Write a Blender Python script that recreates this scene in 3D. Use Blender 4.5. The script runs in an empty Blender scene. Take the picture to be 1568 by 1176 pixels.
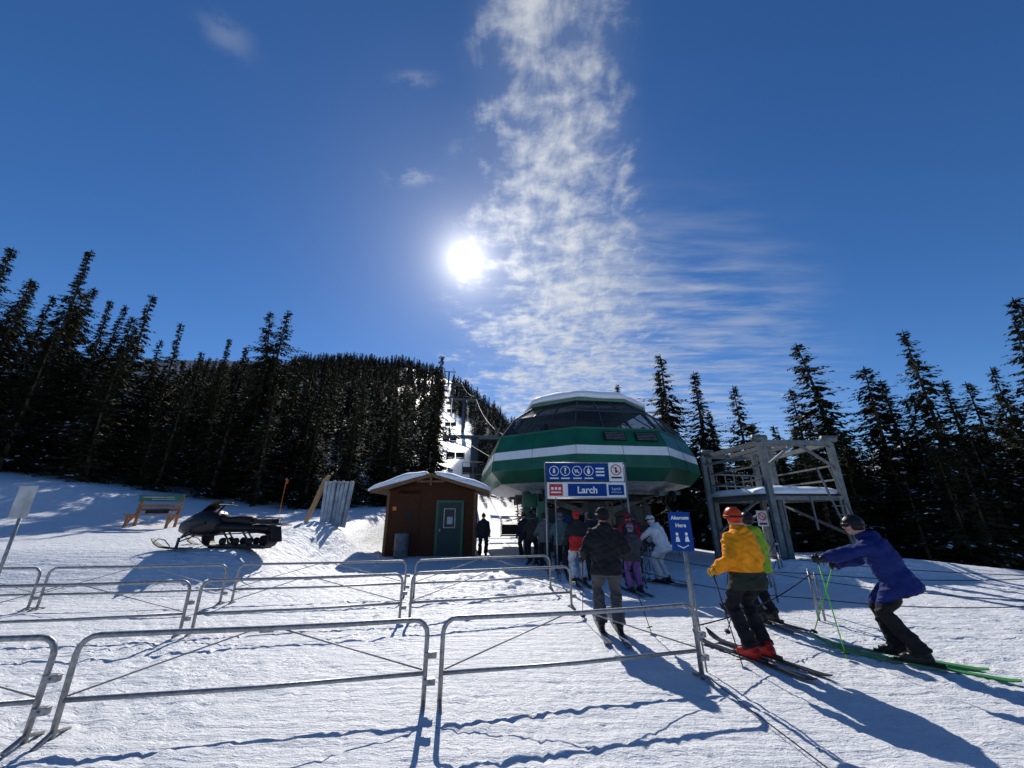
import bpy, math, random
import numpy as np
from mathutils import Vector, Matrix, Euler
random.seed(7); rng=np.random.default_rng(7)
scene=bpy.context.scene
scene.view_settings.view_transform='Standard'
scene.view_settings.look='None'
scene.view_settings.exposure=0
D=bpy.data
col=scene.collection

# ---------------------------------------------------------------- materials
def nt(m): m.use_nodes=True; return m.node_tree
def mat(name,c,rough=.6,metal=0.,var=.12,vscale=8.,bump=0.,bscale=40.,spec=.5,alpha=None,stretch=None,c2=None,c2s=.5):
    m=D.materials.new(name); t=nt(m); b=t.nodes['Principled BSDF']
    b.inputs['Roughness'].default_value=rough; b.inputs['Metallic'].default_value=metal
    b.inputs['Specular IOR Level'].default_value=spec
    tc=t.nodes.new('ShaderNodeTexCoord'); mp=t.nodes.new('ShaderNodeMapping')
    t.links.new(tc.outputs['Object'],mp.inputs['Vector'])
    if stretch: mp.inputs['Scale'].default_value=stretch
    n=t.nodes.new('ShaderNodeTexNoise'); n.inputs['Scale'].default_value=vscale; n.inputs['Detail'].default_value=5
    t.links.new(mp.outputs[0],n.inputs['Vector'])
    mx=t.nodes.new('ShaderNodeMix'); mx.data_type='RGBA'
    cr=t.nodes.new('ShaderNodeMapRange'); cr.inputs[1].default_value=.35; cr.inputs[2].default_value=.65
    t.links.new(n.outputs['Fac'],cr.inputs[0]); t.links.new(cr.outputs[0],mx.inputs['Factor'])
    if c2 is None: c2=[min(1,x*(1+var)) for x in c]; c1=[x*(1-var) for x in c]
    else: c1=c
    mx.inputs['A'].default_value=(*c1,1); mx.inputs['B'].default_value=(*c2,1)
    t.links.new(mx.outputs['Result'],b.inputs['Base Color'])
    if bump>0:
        n2=t.nodes.new('ShaderNodeTexNoise'); n2.inputs['Scale'].default_value=bscale; n2.inputs['Detail'].default_value=5
        t.links.new(mp.outputs[0],n2.inputs['Vector'])
        bp=t.nodes.new('ShaderNodeBump'); bp.inputs['Strength'].default_value=bump; bp.inputs['Distance'].default_value=.02
        t.links.new(n2.outputs['Fac'],bp.inputs['Height']); t.links.new(bp.outputs[0],b.inputs['Normal'])
    if alpha is not None: b.inputs['Alpha'].default_value=alpha
    return m
def leafmat(name,c1,c2):
    m=D.materials.new(name); t=nt(m); b=t.nodes['Principled BSDF']
    b.inputs['Roughness'].default_value=.8; b.inputs['Specular IOR Level'].default_value=.15
    tc=t.nodes.new('ShaderNodeTexCoord'); n=t.nodes.new('ShaderNodeTexNoise'); n.inputs['Scale'].default_value=1.3; n.inputs['Detail'].default_value=2
    t.links.new(tc.outputs['Object'],n.inputs['Vector'])
    cr=t.nodes.new('ShaderNodeMapRange'); cr.inputs[1].default_value=.35; cr.inputs[2].default_value=.65; t.links.new(n.outputs['Fac'],cr.inputs[0])
    mx=t.nodes.new('ShaderNodeMix'); mx.data_type='RGBA'; mx.inputs['A'].default_value=(*c1,1); mx.inputs['B'].default_value=(*c2,1); t.links.new(cr.outputs[0],mx.inputs['Factor'])
    oi=t.nodes.new('ShaderNodeObjectInfo'); hs=t.nodes.new('ShaderNodeHueSaturation')
    mr=t.nodes.new('ShaderNodeMapRange'); mr.inputs[3].default_value=.55; mr.inputs[4].default_value=1.5
    t.links.new(oi.outputs['Random'],mr.inputs[0]); t.links.new(mr.outputs[0],hs.inputs['Value'])
    t.links.new(mx.outputs['Result'],hs.inputs['Color']); t.links.new(hs.outputs[0],b.inputs['Base Color'])
    return m
STEEL=mat('galvanised_steel',(.28,.28,.285),.45,.6,.25,30,.15,60)
GREYP=mat('grey_painted_steel',(.13,.15,.155),.6,.2,.25,6,.1,40)
DKST=mat('dark_steel',(.05,.055,.06),.6,.3,.3,12)
GREEN=mat('green_cladding',(.006,.10,.052),.4,0,.22,1.2)
GREEN2=mat('green_panel_dark',(.005,.075,.04),.45,0,.18,1.5)
WHITEP=mat('white_paint',(.74,.77,.78),.45,0,.05,3)
SNOWC=mat('snow_cap',(.84,.87,.92),.7,0,.03,5,.5,12)
BLUE=mat('sign_blue',(.004,.045,.23),.6,0,.05,3,spec=.15)
REDP=mat('sign_red',(.5,.015,.015),.5)
BLACK=mat('black_plastic',(.010,.010,.012),.55,0,.3,10,spec=.3)
BLACKG=mat('black_gloss',(.010,.010,.012),.35,0,.2,10,spec=.35)
WOOD=mat('brown_wood_siding',(.05,.018,.009),.8,0,.3,6,.5,20,c2=(.10,.038,.018),stretch=(1,1,14),spec=.2)
WOODL=mat('light_wood',(.36,.22,.11),.75,0,.25,8,.4,25,stretch=(1,1,8))
TRIM=mat('trim_wood',(.17,.08,.035),.75,0,.25,8,.4,25)
WOODO=mat('orange_wood',(.34,.15,.06),.7,0,.25,8,.3,25)
ROOFM=mat('roof_shingle',(.10,.06,.04),.85,0,.3,10,.5,25)
ROPE=mat('rope_dark',(.015,.015,.02),.85,spec=.1)
ORANGE=mat('orange_plastic',(.8,.18,.02),.5)
YEL=mat('yellow_plastic',(.8,.5,.03),.5)
SKIN=mat('skin',(.50,.28,.2),.55,0,.08,20)
BARK=mat('bark',(.06,.045,.03),.9,0,.4,5)
LEAF=leafmat('needles',(.013,.019,.010),(.036,.040,.016))
LEAFB=leafmat('needles_brownish',(.034,.027,.014),(.075,.055,.024))
LEAFF=leafmat('needles_haze_tinted',(.018,.024,.015),(.038,.040,.023))  # atmospheric haze put into the colour: far needles slightly lighter and bluer
TARP=mat('grey_tarp',(.36,.38,.40),.5,.2,.25,4,.5,8)
GLASS=D.materials.new('tinted_glass'); t=nt(GLASS)
b=t.nodes['Principled BSDF']; b.inputs['Base Color'].default_value=(.03,.035,.045,1); b.inputs['Roughness'].default_value=.12
tr=t.nodes.new('ShaderNodeBsdfTransparent'); tr.inputs[0].default_value=(.6,.65,.7,1)
ms=t.nodes.new('ShaderNodeMixShader'); ms.inputs[0].default_value=.62
t.links.new(b.outputs[0],ms.inputs[1]); t.links.new(tr.outputs[0],ms.inputs[2])
t.links.new(ms.outputs[0],t.nodes['Material Output'].inputs[0])
_cloth={}
def cloth(c,rough=.8):
    k=tuple(c)
    if k not in _cloth:
        _cloth[k]=mat('fabric_%d'%len(_cloth),c,rough,0,.15,9,.6,16,spec=.2)
    return _cloth[k]

# ---------------------------------------------------------------- mesh builder
class MB:
    def __init__(s): s.v=[];s.f=[];s.m=[];s.s=[]
    def add(s,vs,fs,mi=0,sm=False):
        o=len(s.v); s.v+= [tuple(v) for v in vs]
        for f in fs: s.f.append(tuple(i+o for i in f)); s.m.append(mi); s.s.append(sm)
    def box(s,c,d,mi=0,rot=None):
        R=Euler(rot).to_matrix() if rot else Matrix.Identity(3); c=Vector(c)
        vs=[c+R@Vector((x*d[0]/2,y*d[1]/2,z*d[2]/2)) for x in(-1,1) for y in(-1,1) for z in(-1,1)]
        s.add(vs,[(0,1,3,2),(4,6,7,5),(0,4,5,1),(2,3,7,6),(0,2,6,4),(1,5,7,3)],mi)
    def beam(s,a,b,w,h,mi=0):
        a=Vector(a);b=Vector(b);d=(b-a);L=d.length;q=d.to_track_quat('X','Z').to_matrix();c=(a+b)/2
        vs=[c+q@Vector((x*L/2,y*w/2,z*h/2)) for x in(-1,1) for y in(-1,1) for z in(-1,1)]
        s.add(vs,[(0,1,3,2),(4,6,7,5),(0,4,5,1),(2,3,7,6),(0,2,6,4),(1,5,7,3)],mi)
    def tube(s,pts,r,mi=0,n=8,round_=False):
        pts=[Vector(p) for p in pts]
        if not hasattr(r,'__len__'): r=[r]*len(pts)
        r=list(r)
        if round_:
            d0=(pts[0]-pts[1]).normalized(); d1=(pts[-1]-pts[-2]).normalized()
            pts=[pts[0]+d0*r[0]*.9,pts[0]+d0*r[0]*.55]+pts+[pts[-1]+d1*r[-1]*.55,pts[-1]+d1*r[-1]*.9]
            r=[r[0]*.35,r[0]*.8]+r+[r[-1]*.8,r[-1]*.35]
        vs=[];N=len(pts);up=None
        for i in range(N):
            tg=(pts[min(i+1,N-1)]-pts[max(i-1,0)]).normalized()
            if up is None: up=Vector((0,0,1)) if abs(tg.z)<.9 else Vector((1,0,0))
            e=tg.cross(up)
            if e.length<1e-5: e=tg.orthogonal()
            e.normalize(); up=e.cross(tg).normalized()
            for k in range(n):
                a=2*math.pi*k/n; vs.append(pts[i]+(e*math.cos(a)+up*math.sin(a))*r[i])
        fs=[(i*n+k,i*n+(k+1)%n,(i+1)*n+(k+1)%n,(i+1)*n+k) for i in range(N-1) for k in range(n)]
        fs.append(tuple(range(n))[::-1]); fs.append(tuple((N-1)*n+k for k in range(n)))
        s.add(vs,fs,mi,True)
    def loft(s,rings,mi=0,sm=False,cap=True,mis=None,caps_mi=None):
        n=len(rings[0]); vs=[v for r in rings for v in r]; o=len(s.v); s.v+=[tuple(v) for v in vs]
        for i in range(len(rings)-1):
            for k in range(n):
                s.f.append((o+i*n+k,o+i*n+(k+1)%n,o+(i+1)*n+(k+1)%n,o+(i+1)*n+k)); s.m.append(mis[i] if mis else mi); s.s.append(sm)
        if cap:
            cm=caps_mi or (mi,mi)
            s.f.append(tuple(o+k for k in range(n))[::-1]); s.m.append(cm[0]); s.s.append(False)
            s.f.append(tuple(o+(len(rings)-1)*n+k for k in range(n))); s.m.append(cm[1]); s.s.append(False)
    def ell(s,c,r,mi=0,n=12,m=8,rot=None,z0=-1.,z1=1.):
        R=Euler(rot).to_matrix() if rot else Matrix.Identity(3); c=Vector(c); rings=[]
        a0=math.asin(z0)+(.02 if z0==-1 else 0);a1=math.asin(z1)-(.02 if z1==1 else 0)
        for i in range(m+1):
            a=a0+(a1-a0)*i/m
            rings.append([c+R@Vector((r[0]*math.cos(a)*math.cos(2*math.pi*k/n),r[1]*math.cos(a)*math.sin(2*math.pi*k/n),r[2]*math.sin(a))) for k in range(n)])
        s.loft(rings,mi,True)
    def obj(s,name,mats,parent=None,bevel=0,loc=None,rot=None):
        me=D.meshes.new(name); me.from_pydata(s.v,[],s.f)
        for m in mats: me.materials.append(m)
        me.polygons.foreach_set('material_index',s.m); me.polygons.foreach_set('use_smooth',s.s); me.update()
        o=D.objects.new(name,me); col.objects.link(o)
        if parent: o.parent=parent
        if loc: o.location=loc
        if rot: o.rotation_euler=rot
        if bevel:
            b=o.modifiers.new('b','BEVEL'); b.width=bevel; b.segments=2; b.limit_method='ANGLE'
        return o
def empty(name,loc=(0,0,0),rz=0.,sc=1.):
    e=D.objects.new(name,None); e.location=loc; e.rotation_euler=(0,0,rz); e.scale=(sc,)*3; e.empty_display_size=.2
    col.objects.link(e); return e
def text(body,size,loc,m,parent,rot=(math.pi/2,0,0),bold=0.):
    c=D.curves.new('text_'+body[:6],'FONT'); c.body=body; c.size=size; c.align_x='CENTER'; c.align_y='CENTER'; c.extrude=.002; c.offset=bold
    o=D.objects.new('lettering',c); o.location=loc; o.rotation_euler=rot; c.materials.append(m); col.objects.link(o); o.parent=parent
    return o

# ---------------------------------------------------------------- noise + terrain
_tab=rng.random((256,256))
def vnoise(x,y):
    xi=np.floor(x).astype(int);yi=np.floor(y).astype(int);fx=x-xi;fy=y-yi
    fx=fx*fx*(3-2*fx);fy=fy*fy*(3-2*fy)
    g=lambda a,b:_tab[a&255,b&255]
    return (g(xi,yi)*(1-fx)+g(xi+1,yi)*fx)*(1-fy)+(g(xi,yi+1)*(1-fx)+g(xi+1,yi+1)*fx)*fy
def fbm(x,y,o=4):
    s=0;a=.5
    for i in range(o): s=s+a*(vnoise(x*2**i+17*i,y*2**i+31*i)-.5); a*=.5
    return s
def sm(t): t=np.clip(t,0,1); return t*t*(3-2*t)
def gau(x,y,cx,cy,sx,sy): return np.exp(-((x-cx)/sx)**2-((y-cy)/sy)**2)
def height(x,y):
    x=np.asarray(x,float);y=np.asarray(y,float)
    a=x/np.maximum(y,8)
    L=(.8*sm((y-8.8)/3.2)+.08*np.clip(y-12,0,30))*sm((-x-5.3)/2.6)
    L=L+.15*np.clip(-x-15,0,25)*sm((y-12)/10)
    A=np.interp(a,[-1.2,-.5,-.3,-.19,-.12,-.05,.04,.12,.4,.8],[98,96,91,84,74,62,50,32,12,4])
    t=np.clip((y-34)/216,0,1.)
    H=A*(t**1.12)*(1-.35*sm((y-280)/300))
    dr=-3*np.maximum(sm((x-15)/5)*sm((y-2)/6),sm((y-19.5)/6)*sm((x-9.5)/3))
    B=.5*gau(x,y,10.5,12.7,4.,.9)*(x>0)+.55*gau(x,y,-6.9,15.4,1.3,1.5)+.2*gau(x,y,-.6,10.9,1.5,.8)+.4*gau(x,y,-23,21,4,3)
    return L+H+dr+B+fbm(x/9,y/9,2)*.25*sm((y-14)/10)+fbm(x/45,y/45,3)*9*sm((y-60)/120)
def gz(x,y): return float(height(x,y))
def axis(lo,dlo,dhi,hi,st,g):
    c=list(np.arange(dlo,dhi,st)); a=[];s=st;v=dlo
    while v>lo: s*=g; v-=s; a.append(v)
    b=[];s=st;v=c[-1]
    while v<hi: s*=g; v+=s; b.append(v)
    return np.array(a[::-1]+c+b)
xs=axis(-900,-8.5,10,1500,.045,1.035); ys=axis(-60,2.6,11.5,1500,.04,1.022)
X,Y=np.meshgrid(xs,ys)
Z=height(X,Y)
near=np.exp(-np.clip(np.hypot(X,Y)-14,0,None)/12)
rough=.30+1.9*gau(X,Y,-.8,10.6,2.4,1.3)+1.6*gau(X,Y,-6.9,15,2,2.2)+.9*gau(X,Y,-3,3.2,1.5,.4)+1.2*gau(X,Y,7,12.2,6,1)
rough=rough+.5*sm((fbm(X/1.7,Y/1.7,3)-.03)*6)
Z=Z+near*(rough*.05*fbm(X/.26,Y/.2,4)+.016*fbm(X/.11,Y/.09,3)+.018*fbm(X/1.6,Y/1.1,3))
l=vnoise(X/.17+40,Y/.15+9); Z=Z+near*rough*.024*sm((l-.62)*5)
dirs=[(.62,-.78),(.35,-.94),(.85,-.52),(.10,-1.),(.72,-.69)]
for i,(dx,dy) in enumerate(dirs):
    u=X*dy-Y*dx; w=X*dx+Y*dy
    g=np.abs(vnoise(u/.13+i*9,w/11.)-.5)
    Z=Z-near*.014*np.exp(-(g/.045)**2)*sm((vnoise(X/2+i*5,Y/2)-.3)*3)
nx,ny=len(xs),len(ys)
V=np.stack([X.ravel(),Y.ravel(),Z.ravel()],1)
idx=np.arange(nx*ny).reshape(ny,nx)
F=np.stack([idx[:-1,:-1].ravel(),idx[:-1,1:].ravel(),idx[1:,1:].ravel(),idx[1:,:-1].ravel()],1)
me=D.meshes.new('snow_ground'); me.vertices.add(len(V)); me.vertices.foreach_set('co',V.ravel())
me.loops.add(F.size); me.loops.foreach_set('vertex_index',F.ravel().astype(np.int32)); me.polygons.add(len(F))
me.polygons.foreach_set('loop_start',np.arange(0,F.size,4,dtype=np.int32)); me.polygons.foreach_set('loop_total',np.full(len(F),4,np.int32))
me.update(calc_edges=True); me.polygons.foreach_set('use_smooth',[True]*len(F))
def corridor(x,y):
    a=x/np.maximum(y,1)
    return ((a>-.185)&(a<-.10)&(y<125))|((a>-.186)&(a<-.165)&(y>=125)&(y<252))
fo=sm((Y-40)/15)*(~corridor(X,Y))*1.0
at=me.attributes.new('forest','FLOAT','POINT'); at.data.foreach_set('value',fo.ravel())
ground=D.objects.new('snow_ground',me); col.objects.link(ground)
SN=D.materials.new('snow'); t=nt(SN); b=t.nodes['Principled BSDF']; b.inputs['Roughness'].default_value=.5; b.inputs['Specular IOR Level'].default_value=.35
tc=t.nodes.new('ShaderNodeTexCoord')
def noise(sc,det,vec,rg=.55):
    n=t.nodes.new('ShaderNodeTexNoise'); n.inputs['Scale'].default_value=sc; n.inputs['Detail'].default_value=det; n.inputs['Roughness'].default_value=rg
    t.links.new(vec,n.inputs['Vector']); return n.outputs['Fac']
mp=t.nodes.new('ShaderNodeMapping'); mp.inputs['Rotation'].default_value=(0,0,math.radians(55)); mp.inputs['Scale'].default_value=(.3,3.4,1)
t.links.new(tc.outputs['Object'],mp.inputs['Vector'])
n1=noise(9,7,tc.outputs['Object'],.68); n2=noise(2.6,6,mp.outputs[0],.62); n3=noise(45,3,tc.outputs['Object'],.6); n4=noise(.5,4,tc.outputs['Object'])
def bump(h,st,dist,prev=None):
    bp=t.nodes.new('ShaderNodeBump'); bp.inputs['Strength'].default_value=st; bp.inputs['Distance'].default_value=dist
    t.links.new(h,bp.inputs['Height'])
    if prev: t.links.new(prev,bp.inputs['Normal'])
    return bp.outputs[0]
bb=bump(n1,.9,.06); bb=bump(n2,.9,.08,bb); bb=bump(n3,.6,.012,bb); t.links.new(bb,b.inputs['Normal'])
mx=t.nodes.new('ShaderNodeMix'); mx.data_type='RGBA'; mx.inputs['A'].default_value=(.78,.81,.86,1); mx.inputs['B'].default_value=(.89,.90,.92,1)
t.links.new(n4,mx.inputs['Factor'])
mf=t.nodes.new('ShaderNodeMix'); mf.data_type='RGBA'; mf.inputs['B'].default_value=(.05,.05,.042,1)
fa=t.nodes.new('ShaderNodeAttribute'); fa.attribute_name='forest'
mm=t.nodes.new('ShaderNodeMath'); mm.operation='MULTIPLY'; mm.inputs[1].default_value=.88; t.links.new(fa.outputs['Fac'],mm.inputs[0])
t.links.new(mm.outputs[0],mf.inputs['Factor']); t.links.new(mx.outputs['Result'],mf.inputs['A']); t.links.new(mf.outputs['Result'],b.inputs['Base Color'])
me.materials.append(SN)

# ---------------------------------------------------------------- conifers
def conifer(seed,H,R,nb,step,lo=.03,snow=.02,ls=1.,top=.6,leaf=None,ex=.7):
    r=np.random.default_rng(seed); vs=[];fs=[];mi=[]
    def quad(a,b_,c,d,m):
        o=len(vs); vs.extend([a,b_,c,d]); fs.append((o,o+1,o+2,o+3)); mi.append(m)
    n=7; prev=None; bend=r.normal(0,.16,2)
    def ax(t): return np.array([bend[0]*math.sin(t*3),bend[1]*math.sin(t*2.3),t*H])
    for i in range(11):
        t=i/10; c=ax(t); rr=.012*H*(1-t)**.9+.012
        ring=len(vs)
        for k in range(n):
            a=2*math.pi*k/n; vs.append(c+np.array([rr*math.cos(a),rr*math.sin(a),0]))
        if prev is not None:
            for k in range(n): fs.append((prev+k,prev+(k+1)%n,ring+(k+1)%n,ring+k)); mi.append(0)
        prev=ring
    lob=r.random((20,6))
    for i in range(nb):
        t=lo+(1-lo)*((i+r.random())/nb)**.93
        az=r.random()*2*math.pi
        lb=lob[int(min(t,.999)*19.99),int(az/2/math.pi*5.99)]
        prof=((1-t)**ex)*(.34+1.0*lb)
        if t>.72: prof*=1-(1-top)*min(1,(t-.72)/.15)
        if t<.12: prof*=.7+t*2.5
        L=max(R*prof*(.65+.6*r.random()),.16+.1*r.random())
        dr=.15+.6*(1-t)+.15*r.normal()
        if t>.93: dr=-.5
        c=ax(t); out=np.array([math.cos(az),math.sin(az),0.])
        sd=np.array([-math.sin(az),math.cos(az),0.])
        P=lambda s: c+out*L*s+np.array([0,0,-dr*L*s+.5*max(dr,0)*L*s*s])
        w=.018+.01*L
        quad(P(0)+sd*w,P(0)-sd*w,P(.95)-sd*.004,P(.95)+sd*.004,0)
        ns=max(3,int(L/step))
        for j in range(ns):
            s=.1+.9*(j+r.random()*.6)/ns
            p=P(s)
            for sg in(-1,1):
                an=sg*(.3+.75*r.random()); ln=(.24+.30*r.random())*(1-.4*s)*ls*(.55+.55*(1-t))
                d=out*math.cos(an)+sd*math.sin(an)+np.array([0,0,-.15-.6*r.random()]); d/=np.linalg.norm(d)
                up=np.array([r.normal()*.5,r.normal()*.5,1.]); side=np.cross(d,up); side/=np.linalg.norm(side)
                ww=ln*(.16+.1*r.random())
                isn=(r.random()<snow*(2.2 if lb>.7 else .25)) and s>.35 and t<.85
                m=3 if isn else (2 if r.random()<.22 else 1)
                if isn: p2=p+np.array([0,0,.03]); side=np.cross(d,[0,0,1.]); side/=np.linalg.norm(side)+1e-6; ww*=1.5
                else: p2=p
                quad(p2,p2+d*ln*.45+side*ww,p2+d*ln,p2+d*ln*.45-side*ww,m)
        p=P(.4); ln=.4*L+.12
        d=out*.6+np.array([0,0,-.7]); side=sd
        quad(p-side*.1*L,p+side*.12*L,p+d*ln*.6+side*.05,p+d*ln*.6-side*.05,1)
    c=ax(1.)
    for k in range(5):
        a=k*1.3; d=np.array([math.cos(a)*.06,math.sin(a)*.06,0]); quad(c-[0,0,.5]+d,c-[0,0,.5]-d,c-d*.1+[0,0,.1],c+d*.1+[0,0,.25],1)
    me=D.meshes.new('conifer_mesh'); me.from_pydata([tuple(v) for v in vs],[],fs)
    for m in (BARK,leaf or LEAF,LEAFB if leaf is None else leaf,SNOWC): me.materials.append(m)
    me.polygons.foreach_set('material_index',mi); me.update(); return me
near_m=[conifer(10+i,15,[2.9,2.4,3.3,2.1,2.7,2.5,3.0][i],[400,380,400,340,300,400,360][i],.13,snow=.028,top=[.6,.5,.75,1.,.6,1.1,.7][i],ex=[.7,.8,.65,.5,.75,.55,.6][i]) for i in range(7)]
mid_m=[conifer(50+i,13,[2.6,2.1,3.][i],150,.26,snow=.012,ls=1.7) for i in range(3)]
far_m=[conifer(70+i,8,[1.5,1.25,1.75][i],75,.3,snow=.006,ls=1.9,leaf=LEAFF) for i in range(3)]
def tree(x,y,top,w=1.,name='spruce_tree',mset=near_m,hm=15.,k=[0],parent=None):
    z=gz(x,y)-.2; H=top-z; k[0]+=1
    o=D.objects.new(name,mset[(k[0]*5+int(abs(x)*3))%len(mset)]); o.location=(x,y,z); s=H/hm
    ws=max(s,.7)*w; o.scale=(ws,ws,s); o.rotation_euler=(random.uniform(-.03,.03),random.uniform(-.03,.03),random.random()*6.28)
    col.objects.link(o)
    if parent: o.parent=parent
    return o
LT=[(-38,24,20.7),(-37,26,19.0),(-38.5,28,19),(-33.5,26,21.8),(-35,27.5,17.5),(-34.4,30,19.2),(-29.6,28,18.8),(-27.7,29,17.0),(-26,30,14.6),(-25.4,31,16.6),(-24.2,32,16.),(-20.9,30,18.3),(-20.1,30.5,18.8),(-19.4,33,15.),(-8,40,18.6),(-31.5,24,14.),(-27,25,12.5),(-23.3,26,10.5),(-20,26.5,9.8),(-17.2,27,10.8),(-14.5,28,8.6),(-12,29,9.8),(-9.6,31,10.4),(-36,22,14),(-22.4,29,13),(-29,26.5,15.3),(-16.5,31,10.8),(-13.4,33,12.4),(-10.8,35,12.8),(-17.6,34,13.),(-31.7,29,17.3),(-36,28.5,20),(-41,25,19),(-30.5,31,16.2),(-40,28,20),(-25.5,27,9.),(-18.5,29,8.),(-32.6,27.4,18.2),(-39,31,21)]
for i,(x,y,tp) in enumerate(LT): tree(x,y,tp,[1.2,1.0,1.3,1.1][i%4])
RT=[(12.4,30,14.2),(11,38,14.4),(14.2,28,11.9),(16.8,28,10.8),(15.6,29,9.2),(21.7,27,13.9),(20.3,28,10.6),(19,30,8.5),(24.4,25,11.4),(25.8,25.5,10.5),(27.3,24,13.5),(29.4,25,10.2),(30.2,21,14.1),(31.8,21.5,13.2),(23.,28,8.4),(28.6,22,8.4),(26.4,22,7.4),(21.,24,6.6),(17.5,25,6.6),(32.,24,11.),(24.2,22,6.),(19.2,25.5,6.2),(29.8,18.5,7.4),(16.,23.5,5.4),(22.6,20.5,5.),(27.,19,5.6),(12.9,30.5,13.4),(18.2,26.8,7.6),(25.2,24,8.6),(28.4,23.5,9.6),(22.4,26.5,10.2),(13.4,27,8.2),(11.4,29,8.6)]
for i,(x,y,tp) in enumerate(RT): tree(x,y,tp,[1.35,1.1,1.45][i%3])
forest=empty('conifer_forest')
def scatter(n,xf,y0,y1,h0,h1,md,wd=1.05,ms=mid_m,hm=13.,pw=.8):
    pts=[];tries=0
    while len(pts)<n and tries<n*12:
        tries+=1
        y=y0+(y1-y0)*random.random()**pw; a,b_=xf; x=random.uniform(a,b_)*y
        if corridor(x,y): continue
        if any((x-p[0])**2+(y-p[1])**2<md*md for p in pts[-300:]): continue
        pts.append((x,y)); z=gz(x,y)
        tree(x,y,z+h0+(h1-h0)*random.random()**1.8,wd*random.uniform(.8,1.15),'conifer',ms,hm,parent=forest)
scatter(85,(-1.4,-.21),31,46,4.,11.,1.6,1.)
scatter(190,(-1.0,-.19),46,90,5,11,2.6)
scatter(30,(-.1,-.02),60,110,5,10,2.6)
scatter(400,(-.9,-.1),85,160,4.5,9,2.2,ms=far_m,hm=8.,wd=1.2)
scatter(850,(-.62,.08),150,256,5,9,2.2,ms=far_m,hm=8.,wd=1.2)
scatter(150,(.22,1.5),32,52,9.,13.5,1.7,1.3)
scatter(40,(.02,.3),36,60,7.5,11.5,1.8,1.15)
scatter(60,(.75,1.6),20,30,4.5,8.5,1.1,1.3)
scatter(50,(.0,.4),110,220,7,12,3.)

# distant mountain
mb=MB()
gx=np.linspace(500,1700,60); gy=np.linspace(900,1300,24); GX,GY=np.meshgrid(gx,gy)
pk=170*np.exp(-((GX-1130)/170)**2)+120*np.exp(-((GX-1500)/220)**2)+80*np.exp(-((GX-800)/160)**2)
GZ=pk*np.exp(-((GY-1100)/110)**2)*(1+.9*fbm(GX/90,GY/90,5))+70-60
vs=list(zip(GX.ravel(),GY.ravel(),GZ.ravel())); w=60
mb.add(vs,[(j*w+i,j*w+i+1,(j+1)*w+i+1,(j+1)*w+i) for j in range(23) for i in range(59)],0,True)
MT=mat('mountain_snow_rock',(.30,.34,.42),.9,c2=(.8,.83,.88),vscale=.02)
mb.obj('mountain',[MT])

# ---------------------------------------------------------------- crowd barriers
def barrier(p0,p1,h=.72):
    L=math.hypot(p1[0]-p0[0],p1[1]-p0[1]); rz=math.atan2(p1[1]-p0[1],p1[0]-p0[0])
    z0=gz(*p0);z1=gz(*p1)
    e=empty('metal_crowd_barrier',(p0[0],p0[1],z0),rz); e.rotation_euler=(random.uniform(-.03,.03),-math.atan2(z1-z0,L),rz)
    mb=MB(); R=.13; r=.023
    sg=random.uniform(-.02,.012)
    pts=[(0.0,0,-.12),(0.0,0,h-R)]+[(R-R*math.cos(a),0,h-R+R*math.sin(a)) for a in (.4,.8,1.2)]+[(R,0,h),(L*.3,0.01,h+sg*.7),(L*.5,0,h+sg),(L*.75,-.008,h+sg*.6),(L-R,0,h)]+[(L-R+R*math.sin(a),0,h-R+R*math.cos(a)) for a in (.4,.8,1.2)]+[(L,0,h-R),(L,0,-.12)]
    mb.tube(pts,r,0,10)
    mb.tube([(0.01,0,.26),(L*.5,.0,.25),(L-.01,0,.27)],.020,0,8)
    mb.obj('pipe_frame',[STEEL],e)
    mb=MB()
    mb.tube([(.03,.0,.29),(L*.46,.012,h-.02)],.007,0,6); mb.tube([(L*.54,.012,h-.02),(L-.03,0,.30)],.007,0,6)
    mb.obj('brace_rods',[STEEL],e)
    mb=MB()
    for z in(.2,.42): mb.box((L+.045,0,z),(.11,.055,.055)); mb.tube([(L+.045,-.04,z),(L+.045,.05,z)],.012,0,6)
    mb.box((L*.5,0,h-.02),(.12,.02,.05))
    mb.obj('clamps',[STEEL],e,bevel=.005)
    mb=MB(); 
    for x in(0,L): mb.tube([(x,-.16,.0),(x,0,.05),(x,.16,0)],.018,0,8)
    mb.obj('feet',[STEEL],e)
for p in [((-6.6,3.25),(-3.84,3.77)),((-3.68,3.82),(-.83,4.36)),((-.68,4.38),(2.08,5.0)),
          ((-8.1,6.1),(-5.0,6.68)),((-4.85,6.72),(-1.9,7.42)),((-1.75,7.5),(1.15,8.4)),
          ((-12.1,7.75),(-9.1,8.2)),((-8.95,8.22),(-5.85,8.7)),((-5.65,8.75),(-2.35,9.4)),((-2.15,9.45),(.92,10.2))]:
    barrier(*p)
def stanchion(x,y,h=.78):
    e=empty('queue_post',(x,y,gz(x,y))); mb=MB(); mb.tube([(0,0,-.1),(0,0,h)],.022,0,10); mb.tube([(.1,0,-.1),(.1,0,h-.05)],.018,0,8); mb.box((.05,0,h-.12),(.12,.03,.04)); mb.box((.05,0,.25),(.12,.03,.04)); mb.ell((0,0,h),(.026,.026,.02)); mb.obj('post',[STEEL],e)
SP=[(5.2,7.45),(3.3,10.9),(6.4,10.6),(9.2,7.1),(4.3,13.2),(7.7,12.2),(13.5,8.2)]
for p in SP: stanchion(*p)
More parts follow.
